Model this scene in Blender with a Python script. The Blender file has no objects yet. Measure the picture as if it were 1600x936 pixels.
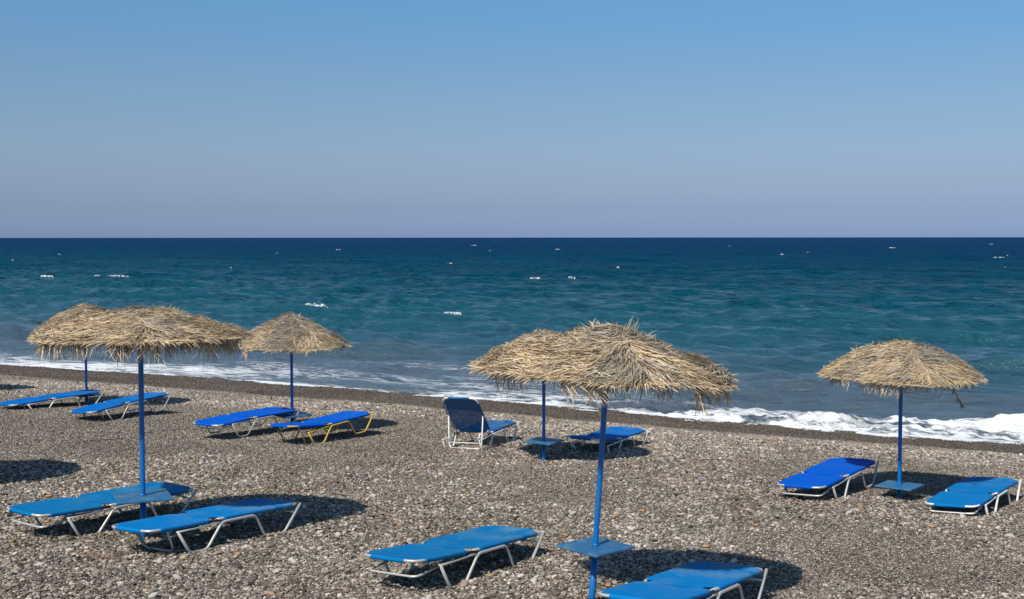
import bpy, math, random
import numpy as np
from mathutils import Vector, Matrix, Euler

scene = bpy.context.scene
COL = scene.collection
PI = math.pi

# ------------------------------------------------------------------ camera
cam_d = bpy.data.cameras.new('camera')
cam_d.lens = 1900 / 1600 * 36
cam_d.sensor_width = 36
cam_d.clip_start = 0.1
cam_d.clip_end = 60000
cam = bpy.data.objects.new('camera', cam_d)
COL.objects.link(cam)
cam.location = (0, 0, 3.0)
cam.rotation_euler = (PI / 2 - math.atan(97 / 1900), math.radians(0.04), 0)
scene.camera = cam

# ------------------------------------------------------------------ light
SUN_TO = Vector((1.15, 1.82, -2.45)).normalized()      # direction the light travels
sun_el = math.asin(-SUN_TO.z)
sun_az = math.atan2(-SUN_TO.x, -SUN_TO.y)              # clockwise from +Y
world = bpy.data.worlds.new('World')
scene.world = world
world.use_nodes = True
wn, wl = world.node_tree.nodes, world.node_tree.links
wn.clear()
sky = wn.new('ShaderNodeTexSky')
sky.sky_type = 'NISHITA'
sky.sun_disc = False
sky.sun_elevation = sun_el
sky.sun_rotation = sun_az
sky.altitude = 0
sky.air_density = 1.0
sky.dust_density = 0.6
sky.ozone_density = 3.0
# the haze near the horizon is duller and more mauve than a clear sky: tint by elevation only
tc = wn.new('ShaderNodeTexCoord')
sep = wn.new('ShaderNodeSeparateXYZ')
ramp = wn.new('ShaderNodeValToRGB')
ramp.color_ramp.interpolation = 'LINEAR'
SKY_TINT = [(0.0, (0.478, 0.67, 1.32)), (0.024, (0.455, 0.570, 1.0)), (0.045, (0.530, 0.600, 0.90)), (0.069, (0.595, 0.665, 0.875)), (0.100, (0.625, 0.722, 0.870)),
            (0.131, (0.626, 0.777, 0.910)), (0.162, (0.600, 0.829, 0.988)), (0.192, (0.596, 0.894, 1.032)), (0.5, (0.72, 0.95, 1.02))]
cr = ramp.color_ramp
while len(cr.elements) < len(SKY_TINT):
    cr.elements.new(0.5)
for e, (p_, c_) in zip(cr.elements, SKY_TINT):
    e.position = p_
    e.color = (*c_, 1)
mul = wn.new('ShaderNodeMix')
mul.data_type = 'RGBA'
mul.blend_type = 'MULTIPLY'
mul.inputs[0].default_value = 1.0
bg = wn.new('ShaderNodeBackground')
bg.inputs[1].default_value = 0.10
wo = wn.new('ShaderNodeOutputWorld')
wl.new(tc.outputs['Generated'], sep.inputs[0])
wl.new(sep.outputs[2], ramp.inputs[0])
wl.new(sky.outputs[0], mul.inputs[6])
wl.new(ramp.outputs[0], mul.inputs[7])
wl.new(mul.outputs[2], bg.inputs[0])
wl.new(bg.outputs[0], wo.inputs[0])

sun_d = bpy.data.lights.new('sun', 'SUN')
sun_d.energy = 4.8
sun_d.angle = math.radians(0.53)
sun_d.color = (1.0, 0.94, 0.85)
sun = bpy.data.objects.new('sun', sun_d)
COL.objects.link(sun)
sun.rotation_euler = SUN_TO.to_track_quat('-Z', 'Y').to_euler()

scene.view_settings.view_transform = 'Standard'
scene.view_settings.look = 'None'
scene.view_settings.exposure = 0.0
scene.view_settings.gamma = 1.0

# ------------------------------------------------------------------ terrain shape
NX, NY = 0.48, 0.877          # unit vector towards the sea
_sv = np.array([-400, -60, -34.7, -29.5, -24.1, -18.8, -11.1, -7.3, -2.7, 10, 400.])
_so = np.array([0.2, 0.0, 0.02, 0.55, 0.60, 0.30, -0.10, -0.55, -0.35, -0.4, -0.4])
_dv = np.arange(-400, 400, 0.5)
_do = np.convolve(np.interp(_dv, _sv, _so), np.hanning(15) / np.hanning(15).sum(), 'same')
SEA_Z = -1.31


def shore_off(v):
    return np.interp(v, _dv, _do)


def soft(x):
    return np.logaddexp(0, x)


def vnoise(x, y, seed=0):
    """smooth value noise in numpy"""
    xi, yi = np.floor(x).astype(np.int64), np.floor(y).astype(np.int64)
    xf, yf = x - xi, y - yi
    xf, yf = xf * xf * (3 - 2 * xf), yf * yf * (3 - 2 * yf)

    def h(a, b):
        n = (a * 374761393 + b * 668265263 + seed * 1442695041) & 0xffffffff
        n = ((n ^ (n >> 13)) * 1274126177) & 0xffffffff
        return ((n ^ (n >> 16)) & 0xffff) / 65535.0
    return ((h(xi, yi) * (1 - xf) + h(xi + 1, yi) * xf) * (1 - yf) + (h(xi, yi + 1) * (1 - xf) + h(xi + 1, yi + 1) * xf) * yf) * 2 - 1


def fbm(x, y, seed=0, o=4):
    t, a, s = 0, 1.0, 0
    for k in range(o):
        t = t + a * vnoise(x * 2 ** k + 17.3 * k, y * 2 ** k - 9.1 * k, seed + k)
        s += a
        a *= 0.5
    return t / s


def ground_base(s):
    return -0.042 * (s - 5) - 0.043 * soft(s - 19.0)


def ground_uv(s, v, detail=True):
    w = 1 / (1 + np.exp(-(s - 22.0) * 0.8))
    z = ground_base(s - shore_off(v) * w)
    if detail:
        dry = 1 / (1 + np.exp((s - 25.5) * 1.5))
        near = np.clip((60 - np.abs(s - 15)) / 40, 0, 1)
        z = z + near * (0.030 * fbm(s * 0.35, v * 0.30, 5, 2) + dry * 0.020 * fbm(s * .8, v * .8, 11, 2) + dry * 0.006 * fbm(s * 2.6, v * 2.6, 31, 2)
                        + (1 - dry) * 0.010 * fbm(s * 0.8, v * 0.5, 41, 2))
        z = z + near * 0.040 * np.exp(-((s - 22.8 + 0.05 * (v + 15)) / 1.5) ** 2)      # low berm of thrown-up stones
    return z


def ground(x, y, detail=True):
    s = NX * np.asarray(x, float) + NY * np.asarray(y, float)
    v = NY * np.asarray(x, float) - NX * np.asarray(y, float)
    return ground_uv(s, v, detail)


def gz(x, y):
    return float(ground(x, y))


# ------------------------------------------------------------------ object helpers
def tag(o, label=None, cat=None, group=None, kind=None):
    if label:
        o['label'] = label
    if cat:
        o['category'] = cat
    if group:
        o['group'] = group
    if kind:
        o['kind'] = kind
    return o


def empty(name, loc, rot=(0, 0, 0)):
    o = bpy.data.objects.new(name, None)
    o.empty_display_size = 0.2
    COL.objects.link(o)
    o.location = loc
    o.rotation_euler = rot
    return o


def mesh_np(name, verts, faces_list, mat, smooth=True, parent=None, cols=None, colname='tint'):
    """faces_list: list of int arrays (n,3) or (n,4)"""
    verts = np.asarray(verts, np.float32)
    me = bpy.data.meshes.new(name)
    me.vertices.add(len(verts))
    me.vertices.foreach_set('co', verts.ravel())
    loops = np.concatenate([np.asarray(f, np.int32).ravel() for f in faces_list])
    tot = np.concatenate([np.full(len(f), f.shape[1], np.int32) for f in faces_list])
    start = np.concatenate([[0], np.cumsum(tot)[:-1]]).astype(np.int32)
    me.loops.add(len(loops))
    me.loops.foreach_set('vertex_index', loops)
    me.polygons.add(len(tot))
    me.polygons.foreach_set('loop_start', start)
    me.update(calc_edges=True)
    me.polygons.foreach_set('use_smooth', np.full(len(tot), smooth))
    if cols is not None:
        a = me.color_attributes.new(colname, 'FLOAT_COLOR', 'POINT')
        c = np.ones((len(verts), 4), np.float32)
        c[:, :3] = cols
        a.data.foreach_set('color', c.ravel())
    if mat:
        me.materials.append(mat)
    o = bpy.data.objects.new(name, me)
    COL.objects.link(o)
    if parent:
        o.parent = parent
    return o


class MB:
    def __init__(self):
        self.v, self.f, self.sm = [], [], []

    def add(self, v, f, smooth=True):
        n = len(self.v)
        self.v += [tuple(a) for a in v]
        self.f += [tuple(i + n for i in q) for q in f]
        self.sm += [smooth] * len(f)

    def box(self, c, size, rot=None, smooth=False, bev=0.0):
        sx, sy, sz = (a / 2 for a in size)
        b = min(bev, sx * .9, sy * .9, sz * .9)
        vs = []
        # chamfered vertical edges and slightly inset top/bottom
        ring = [(sx, sy - b), (sx - b, sy), (-sx + b, sy), (-sx, sy - b), (-sx, -sy + b), (-sx + b, -sy), (sx - b, -sy), (sx, -sy + b)] if b else [(sx, sy), (-sx, sy), (-sx, -sy), (sx, -sy)]
        n = len(ring)
        lv = [(-sz, b * .6), (-sz + b * .6, 0), (sz - b * .6, 0), (sz, b * .6)] if b else [(-sz, 0), (sz, 0)]
        for z, ins in lv:
            for x, y in ring:
                vs.append(Vector((x - math.copysign(ins, x), y - math.copysign(ins, y), z)))
        fs = []
        for k in range(len(lv) - 1):
            for i in range(n):
                j = (i + 1) % n
                fs.append((k * n + i, k * n + j, (k + 1) * n + j, (k + 1) * n + i))
        fs.append(tuple(reversed(range(n))))
        fs.append(tuple((len(lv) - 1) * n + i for i in range(n)))
        c = Vector(c)
        vs = [(rot @ q if rot else q) + c for q in vs]
        self.add(vs, fs, smooth)

    def tube(self, pts, r, n=8, closed=False, caps=True, flat=1.0, rfun=None):
        pts = [Vector(p) for p in pts]
        m = len(pts)
        vs = []
        up = None
        for i, p in enumerate(pts):
            a = pts[i - 1] if (i > 0 or closed) else p
            b = pts[(i + 1) % m] if (i < m - 1 or closed) else p
            t = (b - a).normalized()
            if up is None:
                up = Vector((0, 0, 1)) if abs(t.z) < .9 else Vector((0, 1, 0))
                if abs(t.x) > .3 and abs(t.y) < .05:
                    up = Vector((0, 1, 0))
            side = t.cross(up).normalized()
            up = side.cross(t).normalized()
            rr = r * (rfun(i / max(1, m - 1)) if rfun else 1)
            for k in range(n):
                a_ = 2 * PI * k / n
                vs.append(p + side * math.cos(a_) * rr + up * math.sin(a_) * rr * flat)
        fs = []
        for i in range(m if closed else m - 1):
            j = (i + 1) % m
            for k in range(n):
                l = (k + 1) % n
                fs.append((i * n + k, i * n + l, j * n + l, j * n + k))
        if caps and not closed:
            fs.append(tuple(range(n))[::-1])
            fs.append(tuple((m - 1) * n + k for k in range(n)))
        self.add(vs, fs)

    def build(self, name, mat, parent=None):
        me = bpy.data.meshes.new(name)
        me.from_pydata(self.v, [], self.f)
        me.polygons.foreach_set('use_smooth', self.sm)
        me.materials.append(mat)
        me.update()
        o = bpy.data.objects.new(name, me)
        COL.objects.link(o)
        if parent:
            o.parent = parent
        return o


def fillet(pts, r, n=4, closed=False):
    pts = [Vector(p) for p in pts]
    out = []
    m = len(pts)
    for i, p in enumerate(pts):
        if not closed and i in (0, m - 1):
            out.append(p)
            continue
        a, b = pts[i - 1], pts[(i + 1) % m]
        da, db = (a - p), (b - p)
        rr = min(r, da.length * .48, db.length * .48)
        A, B = p + da.normalized() * rr, p + db.normalized() * rr
        for k in range(n + 1):
            t = k / n
            out.append(A * (1 - t) ** 2 + p * 2 * t * (1 - t) + B * t * t)
    return out


# ------------------------------------------------------------------ materials
def new_mat(name):
    m = bpy.data.materials.new(name)
    m.use_nodes = True
    nt = m.node_tree
    b = nt.nodes['Principled BSDF']
    return m, nt, b


class NG:
    """tiny node helper"""
    def __init__(self, nt):
        self.nt = nt

    def n(self, t, **k):
        x = self.nt.nodes.new(t)
        for a, b in k.items():
            setattr(x, a, b)
        return x

    def l(self, a, b):
        self.nt.links.new(a, b)

    def math(self, op, a, b=None, c=None, clamp=False):
        x = self.n('ShaderNodeMath', operation=op)
        x.use_clamp = clamp
        for i, q in enumerate((a, b, c)):
            if q is None:
                continue
            if isinstance(q, (int, float)):
                x.inputs[i].default_value = q
            else:
                self.l(q, x.inputs[i])
        return x.outputs[0]

    def mix(self, f, a, b, blend='MIX'):
        x = self.n('ShaderNodeMix', data_type='RGBA', blend_type=blend)
        for i, q in ((0, f), (6, a), (7, b)):
            if isinstance(q, (int, float)):
                x.inputs[i].default_value = q
            elif isinstance(q, (tuple, list)):
                x.inputs[i].default_value = (*q[:3], 1)
            else:
                self.l(q, x.inputs[i])
        return x.outputs[2]

    def noise(self, vec, scale, detail=3, rough=.5, out=0, dist=0.0):
        x = self.n('ShaderNodeTexNoise')
        x.inputs['Scale'].default_value = scale
        x.inputs['Detail'].default_value = detail
        x.inputs['Roughness'].default_value = rough
        x.inputs['Distortion'].default_value = dist
        if vec is not None:
            self.l(vec, x.inputs['Vector'])
        return x.outputs[out]

    def rng(self, v, a, b, c=0., d=1., smooth=True):
        x = self.n('ShaderNodeMapRange', interpolation_type='SMOOTHSTEP' if smooth else 'LINEAR')
        self.l(v, x.inputs[0])
        for i, q in enumerate((a, b, c, d)):
            x.inputs[i + 1].default_value = q
        return x.outputs[0]

    def ramp(self, v, stops, interp='LINEAR'):
        x = self.n('ShaderNodeValToRGB')
        r = x.color_ramp
        r.interpolation = interp
        while len(r.elements) < len(stops):
            r.elements.new(0.5)
        for e, (p, c) in zip(r.elements, stops):
            e.position = p
            e.color = (*c, 1)
        self.l(v, x.inputs[0])
        return x.outputs[0]

    def bump(self, h, strength, dist, normal=None):
        x = self.n('ShaderNodeBump')
        x.inputs['Strength'].default_value = strength
        x.inputs['Distance'].default_value = dist
        self.l(h, x.inputs['Height'])
        if normal is not None:
            self.l(normal, x.inputs['Normal'])
        return x.outputs[0]


def painted(name, col, rough=.45, spec=.4, wear=(0.25, 0.3, 0.35), wear_amt=.12, metallic=0.0, scale=9.0, bump=.15):
    m, nt, b = new_mat(name)
    g = NG(nt)
    tc = g.n('ShaderNodeTexCoord')
    a = g.noise(tc.outputs['Object'], scale, 4, .6)
    c = g.noise(tc.outputs['Object'], scale * 9, 3, .6)
    f = g.math('MULTIPLY', g.rng(a, .45, .75), wear_amt * 2)
    col1 = g.mix(f, col, wear)
    f2 = g.rng(c, .66, .72, 0, min(1, wear_amt * 3))
    col2 = g.mix(f2, col1, tuple(x * .6 for x in wear))
    g.l(col2, b.inputs['Base Color'])
    g.l(g.rng(a, .3, .7, rough - .1, rough + .12), b.inputs['Roughness'])
    b.inputs['Specular IOR Level'].default_value = spec
    b.inputs['Metallic'].default_value = metallic
    g.l(g.bump(c, bump, .002), b.inputs['Normal'])
    return m


M_pole = painted('blue_pole_paint', (0.002, 0.140, 0.43), .34, .5, (0.02, 0.09, 0.2), .15)
M_table = painted('faded_blue_table_paint', (0.020, 0.115, 0.25), .42, .5, (0.10, 0.20, 0.28), .45, scale=7)
M_steel = painted('aluminium_tube', (0.60, 0.59, 0.55), .38, .5, (0.36, 0.34, 0.31), .3, metallic=.35, scale=12)
M_white = painted('white_lacquered_tube', (0.74, 0.73, 0.70), .4, .5, (0.40, 0.38, 0.35), .25, scale=12)
M_yellow = painted('yellow_lacquered_tube', (0.62, 0.42, 0.07), .4, .5, (0.25, 0.18, 0.08), .3, scale=12)
M_hinge = painted('dark_plastic_hinge', (0.04, 0.04, 0.045), .5, .4, (0.15, 0.14, 0.13), .3)
M_cane = painted('brown_cane', (0.22, 0.10, 0.045), .7, .2, (0.35, 0.24, 0.14), .4, scale=15)
M_stick = painted('bleached_stick', (0.52, 0.42, 0.29), .8, .2, (0.3, 0.22, 0.15), .4, scale=15)


def fabric(name, col, fade=(0.17, 0.26, 0.32), fade_amt=.5, fade_side=1.0, open_weave=.07):
    """woven sling: fine weave, sun-faded and dusty in blotches, mostly towards one end"""
    m, nt, b = new_mat(name)
    g = NG(nt)
    tc = g.n('ShaderNodeTexCoord')
    ob = tc.outputs['Object']
    sp = g.n('ShaderNodeSeparateXYZ')
    g.l(ob, sp.inputs[0])
    big = g.noise(ob, 2.3, 4, .6, dist=.6)
    end = g.rng(sp.outputs[0], 1.15, 1.95) if fade_side > 0 else g.rng(sp.outputs[0], .8, -.1)
    f = g.math('MULTIPLY', g.math('MULTIPLY', end, g.rng(big, .38, .62)), fade_amt)
    f = g.math('ADD', f, g.math('MULTIPLY', g.rng(big, .5, .8), fade_amt * .32))
    c = g.mix(f, col, fade)
    dust = g.noise(ob, 8.5, 5, .7)
    c = g.mix(g.rng(dust, .56, .72, 0, fade_amt * .30), c, (0.22, 0.25, 0.26))
    fine = g.noise(ob, 60, 2, .6)
    c = g.mix(g.rng(fine, .35, .7, 0, .16), c, tuple(x * .7 for x in col))
    g.l(c, b.inputs['Base Color'])
    wx = g.n('ShaderNodeTexWave', wave_type='BANDS', bands_direction='X')
    wy = g.n('ShaderNodeTexWave', wave_type='BANDS', bands_direction='Y')
    for w in (wx, wy):
        w.inputs['Scale'].default_value = 90
        g.l(ob, w.inputs[0])
    h = g.math('ADD', wx.outputs['Fac'], wy.outputs['Fac'])
    wr = g.noise(ob, 5, 3, .6)
    n1 = g.bump(h, .25, .001)
    n2 = g.bump(wr, .7, .02, n1)
    g.l(n2, b.inputs['Normal'])
    b.inputs['Roughness'].default_value = .62
    b.inputs['Specular IOR Level'].default_value = .05
    tp = g.n('ShaderNodeBsdfTransparent')          # open weave of the netting
    ms = g.n('ShaderNodeMixShader')
    ms.inputs[0].default_value = open_weave
    g.l(b.outputs[0], ms.inputs[1])
    g.l(tp.outputs[0], ms.inputs[2])
    g.l(ms.outputs[0], nt.nodes['Material Output'].inputs[0])
    return m


F_azure = fabric('azure_sling', (0.002, 0.190, 0.52), fade_amt=.85)
F_teal = fabric('dulled_azure_sling', (0.003, 0.165, 0.41), (0.10, 0.26, 0.36), .8)
F_cobalt = fabric('cobalt_sling', (0.001, 0.100, 0.56), fade_amt=.1)
F_royal = fabric('royal_blue_sling', (0.002, 0.140, 0.47), fade_amt=.3)
F_bright = fabric('bright_azure_sling', (0.002, 0.175, 0.47), fade_amt=.3)
F_net = fabric('open_azure_net', (0.002, 0.120, 0.36), fade_amt=.7, open_weave=.28)  # open net; blue also darkened, standing in for shade on the raised back


def thatch_mat():
    m, nt, b = new_mat('dry_palm_thatch')
    g = NG(nt)
    at = g.n('ShaderNodeAttribute', attribute_name='tint')
    tc = g.n('ShaderNodeTexCoord')
    n = g.noise(tc.outputs['Object'], 90, 2, .6)
    c = g.mix(g.rng(n, .35, .8, 0, .25), at.outputs['Color'], (0.26, 0.19, 0.12))
    g.l(c, b.inputs['Base Color'])
    b.inputs['Roughness'].default_value = .6
    b.inputs['Specular IOR Level'].default_value = .3
    # thin dry leaf: a little light passes through
    tr = g.n('ShaderNodeBsdfTranslucent')
    g.l(c, tr.inputs[0])
    ms = g.n('ShaderNodeMixShader')
    ms.inputs[0].default_value = .2
    out = nt.nodes['Material Output']
    g.l(b.outputs[0], ms.inputs[1])
    g.l(tr.outputs[0], ms.inputs[2])
    g.l(ms.outputs[0], out.inputs[0])
    return m


M_thatch = thatch_mat()
M_under, _nt, _b = new_mat('old_thatch_underlay')
_g = NG(_nt)
_tc = _g.n('ShaderNodeTexCoord')
_g.l(_g.mix(_g.noise(_tc.outputs['Object'], 30, 4, .7), (0.05, 0.035, 0.02), (0.18, 0.13, 0.08)), _b.inputs['Base Color'])
_b.inputs['Roughness'].default_value = .9


def wet_factor(g, geo_pos, wob=0.8):
    """1 on stones wetted by the swash, 0 on dry ones (world position)"""
    dn = g.n('ShaderNodeVectorMath', operation='DOT_PRODUCT')
    dn.inputs[1].default_value = (NX - 0.053 * NY, NY + 0.053 * NX, 0)      # s - .053 v
    g.l(geo_pos, dn.inputs[0])
    nz = g.noise(geo_pos, .55, 5, .65)
    q = g.math('ADD', dn.outputs['Value'], g.math('MULTIPLY', g.math('SUBTRACT', nz, .5), wob * 2.2))
    return g.rng(q, 24.1, 24.8), q


def ground_mat():
    m, nt, b = new_mat('dark_volcanic_gravel')
    g = NG(nt)
    geo = g.n('ShaderNodeNewGeometry')
    P = geo.outputs['Position']
    vo = g.n('ShaderNodeTexVoronoi', feature='F1')
    vo.inputs['Scale'].default_value = 34
    g.l(P, vo.inputs['Vector'])
    sepc = g.n('ShaderNodeSeparateColor')
    g.l(vo.outputs['Color'], sepc.inputs[0])
    col = g.ramp(sepc.outputs[0], [(0, (0.08, 0.068, 0.054)), (.45, (0.16, 0.138, 0.110)), (.8, (0.24, 0.21, 0.17)), (.94, (0.34, 0.305, 0.255)), (1, (0.55, 0.51, 0.46))])
    big = g.noise(P, .5, 4, .6)
    col = g.mix(1.0, col, g.ramp(big, [(.3, (.82, .80, .78)), (.7, (1.12, 1.1, 1.08))]), 'MULTIPLY')
    wet, q = wet_factor(g, P)
    col = g.mix(g.math('MULTIPLY', wet, .9), col, g.mix(1.0, col, (.46, .42, .38), 'MULTIPLY'))
    g.l(col, b.inputs['Base Color'])
    g.l(g.rng(wet, 0, 1, .85, .45), b.inputs['Roughness'])
    b.inputs['Specular IOR Level'].default_value = .3
    h = g.math('SUBTRACT', 1.0, vo.outputs['Distance'])
    g.l(g.bump(h, 1.0, .018), b.inputs['Normal'])
    return m


def pebble_mat():
    m, nt, b = new_mat('beach_pebble')
    g = NG(nt)
    geo = g.n('ShaderNodeNewGeometry')
    P = geo.outputs['Position']
    at = g.n('ShaderNodeAttribute', attribute_name='tint')
    col = at.outputs['Color']
    fine = g.noise(P, 140, 2, .6)
    col = g.mix(1.0, col, g.ramp(fine, [(.3, (.78, .78, .78)), (.7, (1.15, 1.14, 1.12))]), 'MULTIPLY')
    big = g.noise(P, .42, 4, .6)
    col = g.mix(1.0, col, g.ramp(big, [(.32, (.80, .765, .72)), (.68, (1.12, 1.11, 1.09))]), 'MULTIPLY')
    wet, q = wet_factor(g, P)
    # paler band of washed stones just above the wet line
    band = g.math('MULTIPLY', g.rng(q, 20.0, 22.4), g.math('SUBTRACT', 1.0, wet))
    col = g.mix(g.math('MULTIPLY', band, .8), col, g.mix(1.0, col, (1.28, 1.28, 1.28), 'MULTIPLY'))
    col = g.mix(g.math('MULTIPLY', wet, .9), col, g.mix(1.0, col, (.42, .37, .32), 'MULTIPLY'))
    g.l(col, b.inputs['Base Color'])
    g.l(g.rng(wet, 0, 1, .75, .35), b.inputs['Roughness'])
    b.inputs['Specular IOR Level'].default_value = .3
    return m


M_ground = ground_mat()
M_pebble = pebble_mat()


def sea_mat():
    m, nt, b = new_mat('sea_water')
    g = NG(nt)
    au = g.n('ShaderNodeAttribute', attribute_name='seau')       # distance from the waterline
    af = g.n('ShaderNodeAttribute', attribute_name='foam')
    u = au.outputs['Fac']
    geo = g.n('ShaderNodeNewGeometry')
    P = geo.outputs['Position']
    mp = g.n('ShaderNodeMapping')
    mp.vector_type = 'TEXTURE'
    mp.inputs['Rotation'].default_value = (0, 0, math.atan2(-NX, NY))
    mp.inputs['Scale'].default_value = (1.45, 1, 1)
    g.l(P, mp.inputs['Vector'])
    V = mp.outputs[0]
    # water colour by depth of the seabed
    lu = g.math('LOGARITHM', g.math('MAXIMUM', g.math('ADD', u, 1.0), 1.0), 10.0)
    lun = g.math('DIVIDE', lu, 4.0)
    patch = g.noise(V, .05, 4, .6)
    lun = g.math('ADD', lun, g.math('MULTIPLY', g.math('SUBTRACT', patch, .5), .16))
    col = g.ramp(lun, SEA_COLS)
    # foam lace and swash
    mp2 = g.n('ShaderNodeMapping')
    mp2.vector_type = 'TEXTURE'
    mp2.inputs['Rotation'].default_value = (0, 0, math.atan2(-NX, NY))
    mp2.inputs['Scale'].default_value = (2.6, .8, 1)
    g.l(P, mp2.inputs['Vector'])
    Vw = V
    V = mp2.outputs[0]
    n1 = g.noise(V, 1.1, 7, .68, dist=1.2)
    rid = g.math('SUBTRACT', 1.0, g.math('MULTIPLY', g.math('ABSOLUTE', g.math('SUBTRACT', n1, .5)), 9.0), clamp=True)
    n2 = g.noise(V, 3.2, 5, .7, dist=.8)
    blob = g.noise(V, .45, 4, .6, dist=.5)
    dens = af.outputs['Fac']
    pat = g.math('ADD', g.math('MULTIPLY', rid, .55), g.math('MULTIPLY', n2, .75))
    pat = g.math('ADD', pat, g.math('MULTIPLY', blob, .55))       # roughly .3 - 1.6
    th = g.math('SUBTRACT', 1.62, g.math('MULTIPLY', dens, 1.40))
    fo = g.math('DIVIDE', g.math('SUBTRACT', pat, th), .44, clamp=True)
    fo = g.math('MULTIPLY', fo, g.rng(dens, .02, .12))
    V = Vw
    g.l(g.rng(lun, .40, .62, .14, .5), b.inputs['Roughness'])
    b.inputs['IOR'].default_value = 1.33
    g.l(g.rng(lun, .26, .50, .36, .03), b.inputs['Specular IOR Level'])
    g.l(col, b.inputs['Base Color'])
    # ripples
    r1 = g.noise(V, 1.5, 5, .62, dist=.3)
    r2 = g.noise(V, .42, 4, .6, dist=.3)
    r3 = g.noise(V, .11, 3, .6)
    far = g.rng(u, 6, 90)
    nb = None
    for hgt, lo, hi in ((r3, 1.5, 6.0), (r2, .8, 2.6), (r1, .28, .85)):
        nb = g.bump(hgt, 1.0, 1.0, nb)
        g.l(g.math('ADD', g.math('MULTIPLY', far, hi - lo), lo), nb.node.inputs['Distance'])
    g.l(nb, b.inputs['Normal'])
    fb = g.n('ShaderNodeBsdfPrincipled')
    fb.inputs['Base Color'].default_value = (.76, .78, .79, 1)
    fb.inputs['Roughness'].default_value = .8
    fb.inputs['Specular IOR Level'].default_value = .1
    g.l(g.bump(g.noise(P, 14, 5, .7), .8, .05), fb.inputs['Normal'])
    ms = g.n('ShaderNodeMixShader')
    g.l(fo, ms.inputs[0])
    g.l(b.outputs[0], ms.inputs[1])
    g.l(fb.outputs[0], ms.inputs[2])
    g.l(ms.outputs[0], nt.nodes['Material Output'].inputs[0])
    return m


# lun = log10(u+1)/4 : u=1 .075  3 .15  9 .25  30 .37  100 .50  300 .62  1000 .75
SEA_COLS = [(0.0, (0.085, 0.108, 0.128)), (.22, (0.062, 0.090, 0.115)), (.31, (0.018, 0.075, 0.106)), (.40, (0.003, 0.066, 0.095)),
            (.48, (0.001, 0.060, 0.104)), (.58, (0.001, 0.053, 0.112)), (.68, (0.001, 0.040, 0.112)), (1.0, (0.001, 0.028, 0.095))]
M_sea = sea_mat()


# ------------------------------------------------------------------ beach sheet
def grid_mesh(S, Vv):
    ns, nv = S.shape
    i = np.arange(ns * nv).reshape(ns, nv)
    return np.stack([i[:-1, :-1], i[:-1, 1:], i[1:, 1:], i[1:, :-1]], -1).reshape(-1, 4)


def uv2xy(S, V_):
    return NX * S + NY * V_, NY * S - NX * V_


def geo_steps(a, first, ratio, end):
    out = [a]
    st = first
    while out[-1] < end:
        out.append(out[-1] + st)
        st *= ratio
    return np.array(out)


s_in = np.arange(4.0, 31.0, 0.12)
s_ax = np.concatenate([-(geo_steps(0, .3, 1.35, 900)[::-1][:-1]) + 4.0 - .3, s_in, geo_steps(31.0, .3, 1.35, 200)])
v_in = np.arange(-44, 8, 0.12)
v_ax = np.concatenate([-44 - geo_steps(.2, .25, 1.3, 3000)[::-1], v_in, 8 + geo_steps(.1, .25, 1.3, 3000)])
S_, V_ = np.meshgrid(s_ax, v_ax, indexing='ij')
Z_ = ground_uv(S_, V_)
Z_ = np.where(S_ < -5, np.minimum(Z_, 0.42), Z_)
X_, Y_ = uv2xy(S_, V_)
beach = mesh_np('beach', np.stack([X_, Y_, Z_], -1).reshape(-1, 3), [grid_mesh(S_, V_)], M_ground)
tag(beach, 'dark grey volcanic gravel beach sloping down to the water', kind='structure')

# ------------------------------------------------------------------ pebbles (one object, patches instanced by geometry nodes)
def ico_unit(sub):
    import bmesh
    bm = bmesh.new()
    bmesh.ops.create_icosphere(bm, subdivisions=sub, radius=1.0)
    v = np.array([q.co[:] for q in bm.verts])
    f = np.array([[w.index for w in q.verts] for q in bm.faces])
    bm.free()
    return v, f


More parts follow.
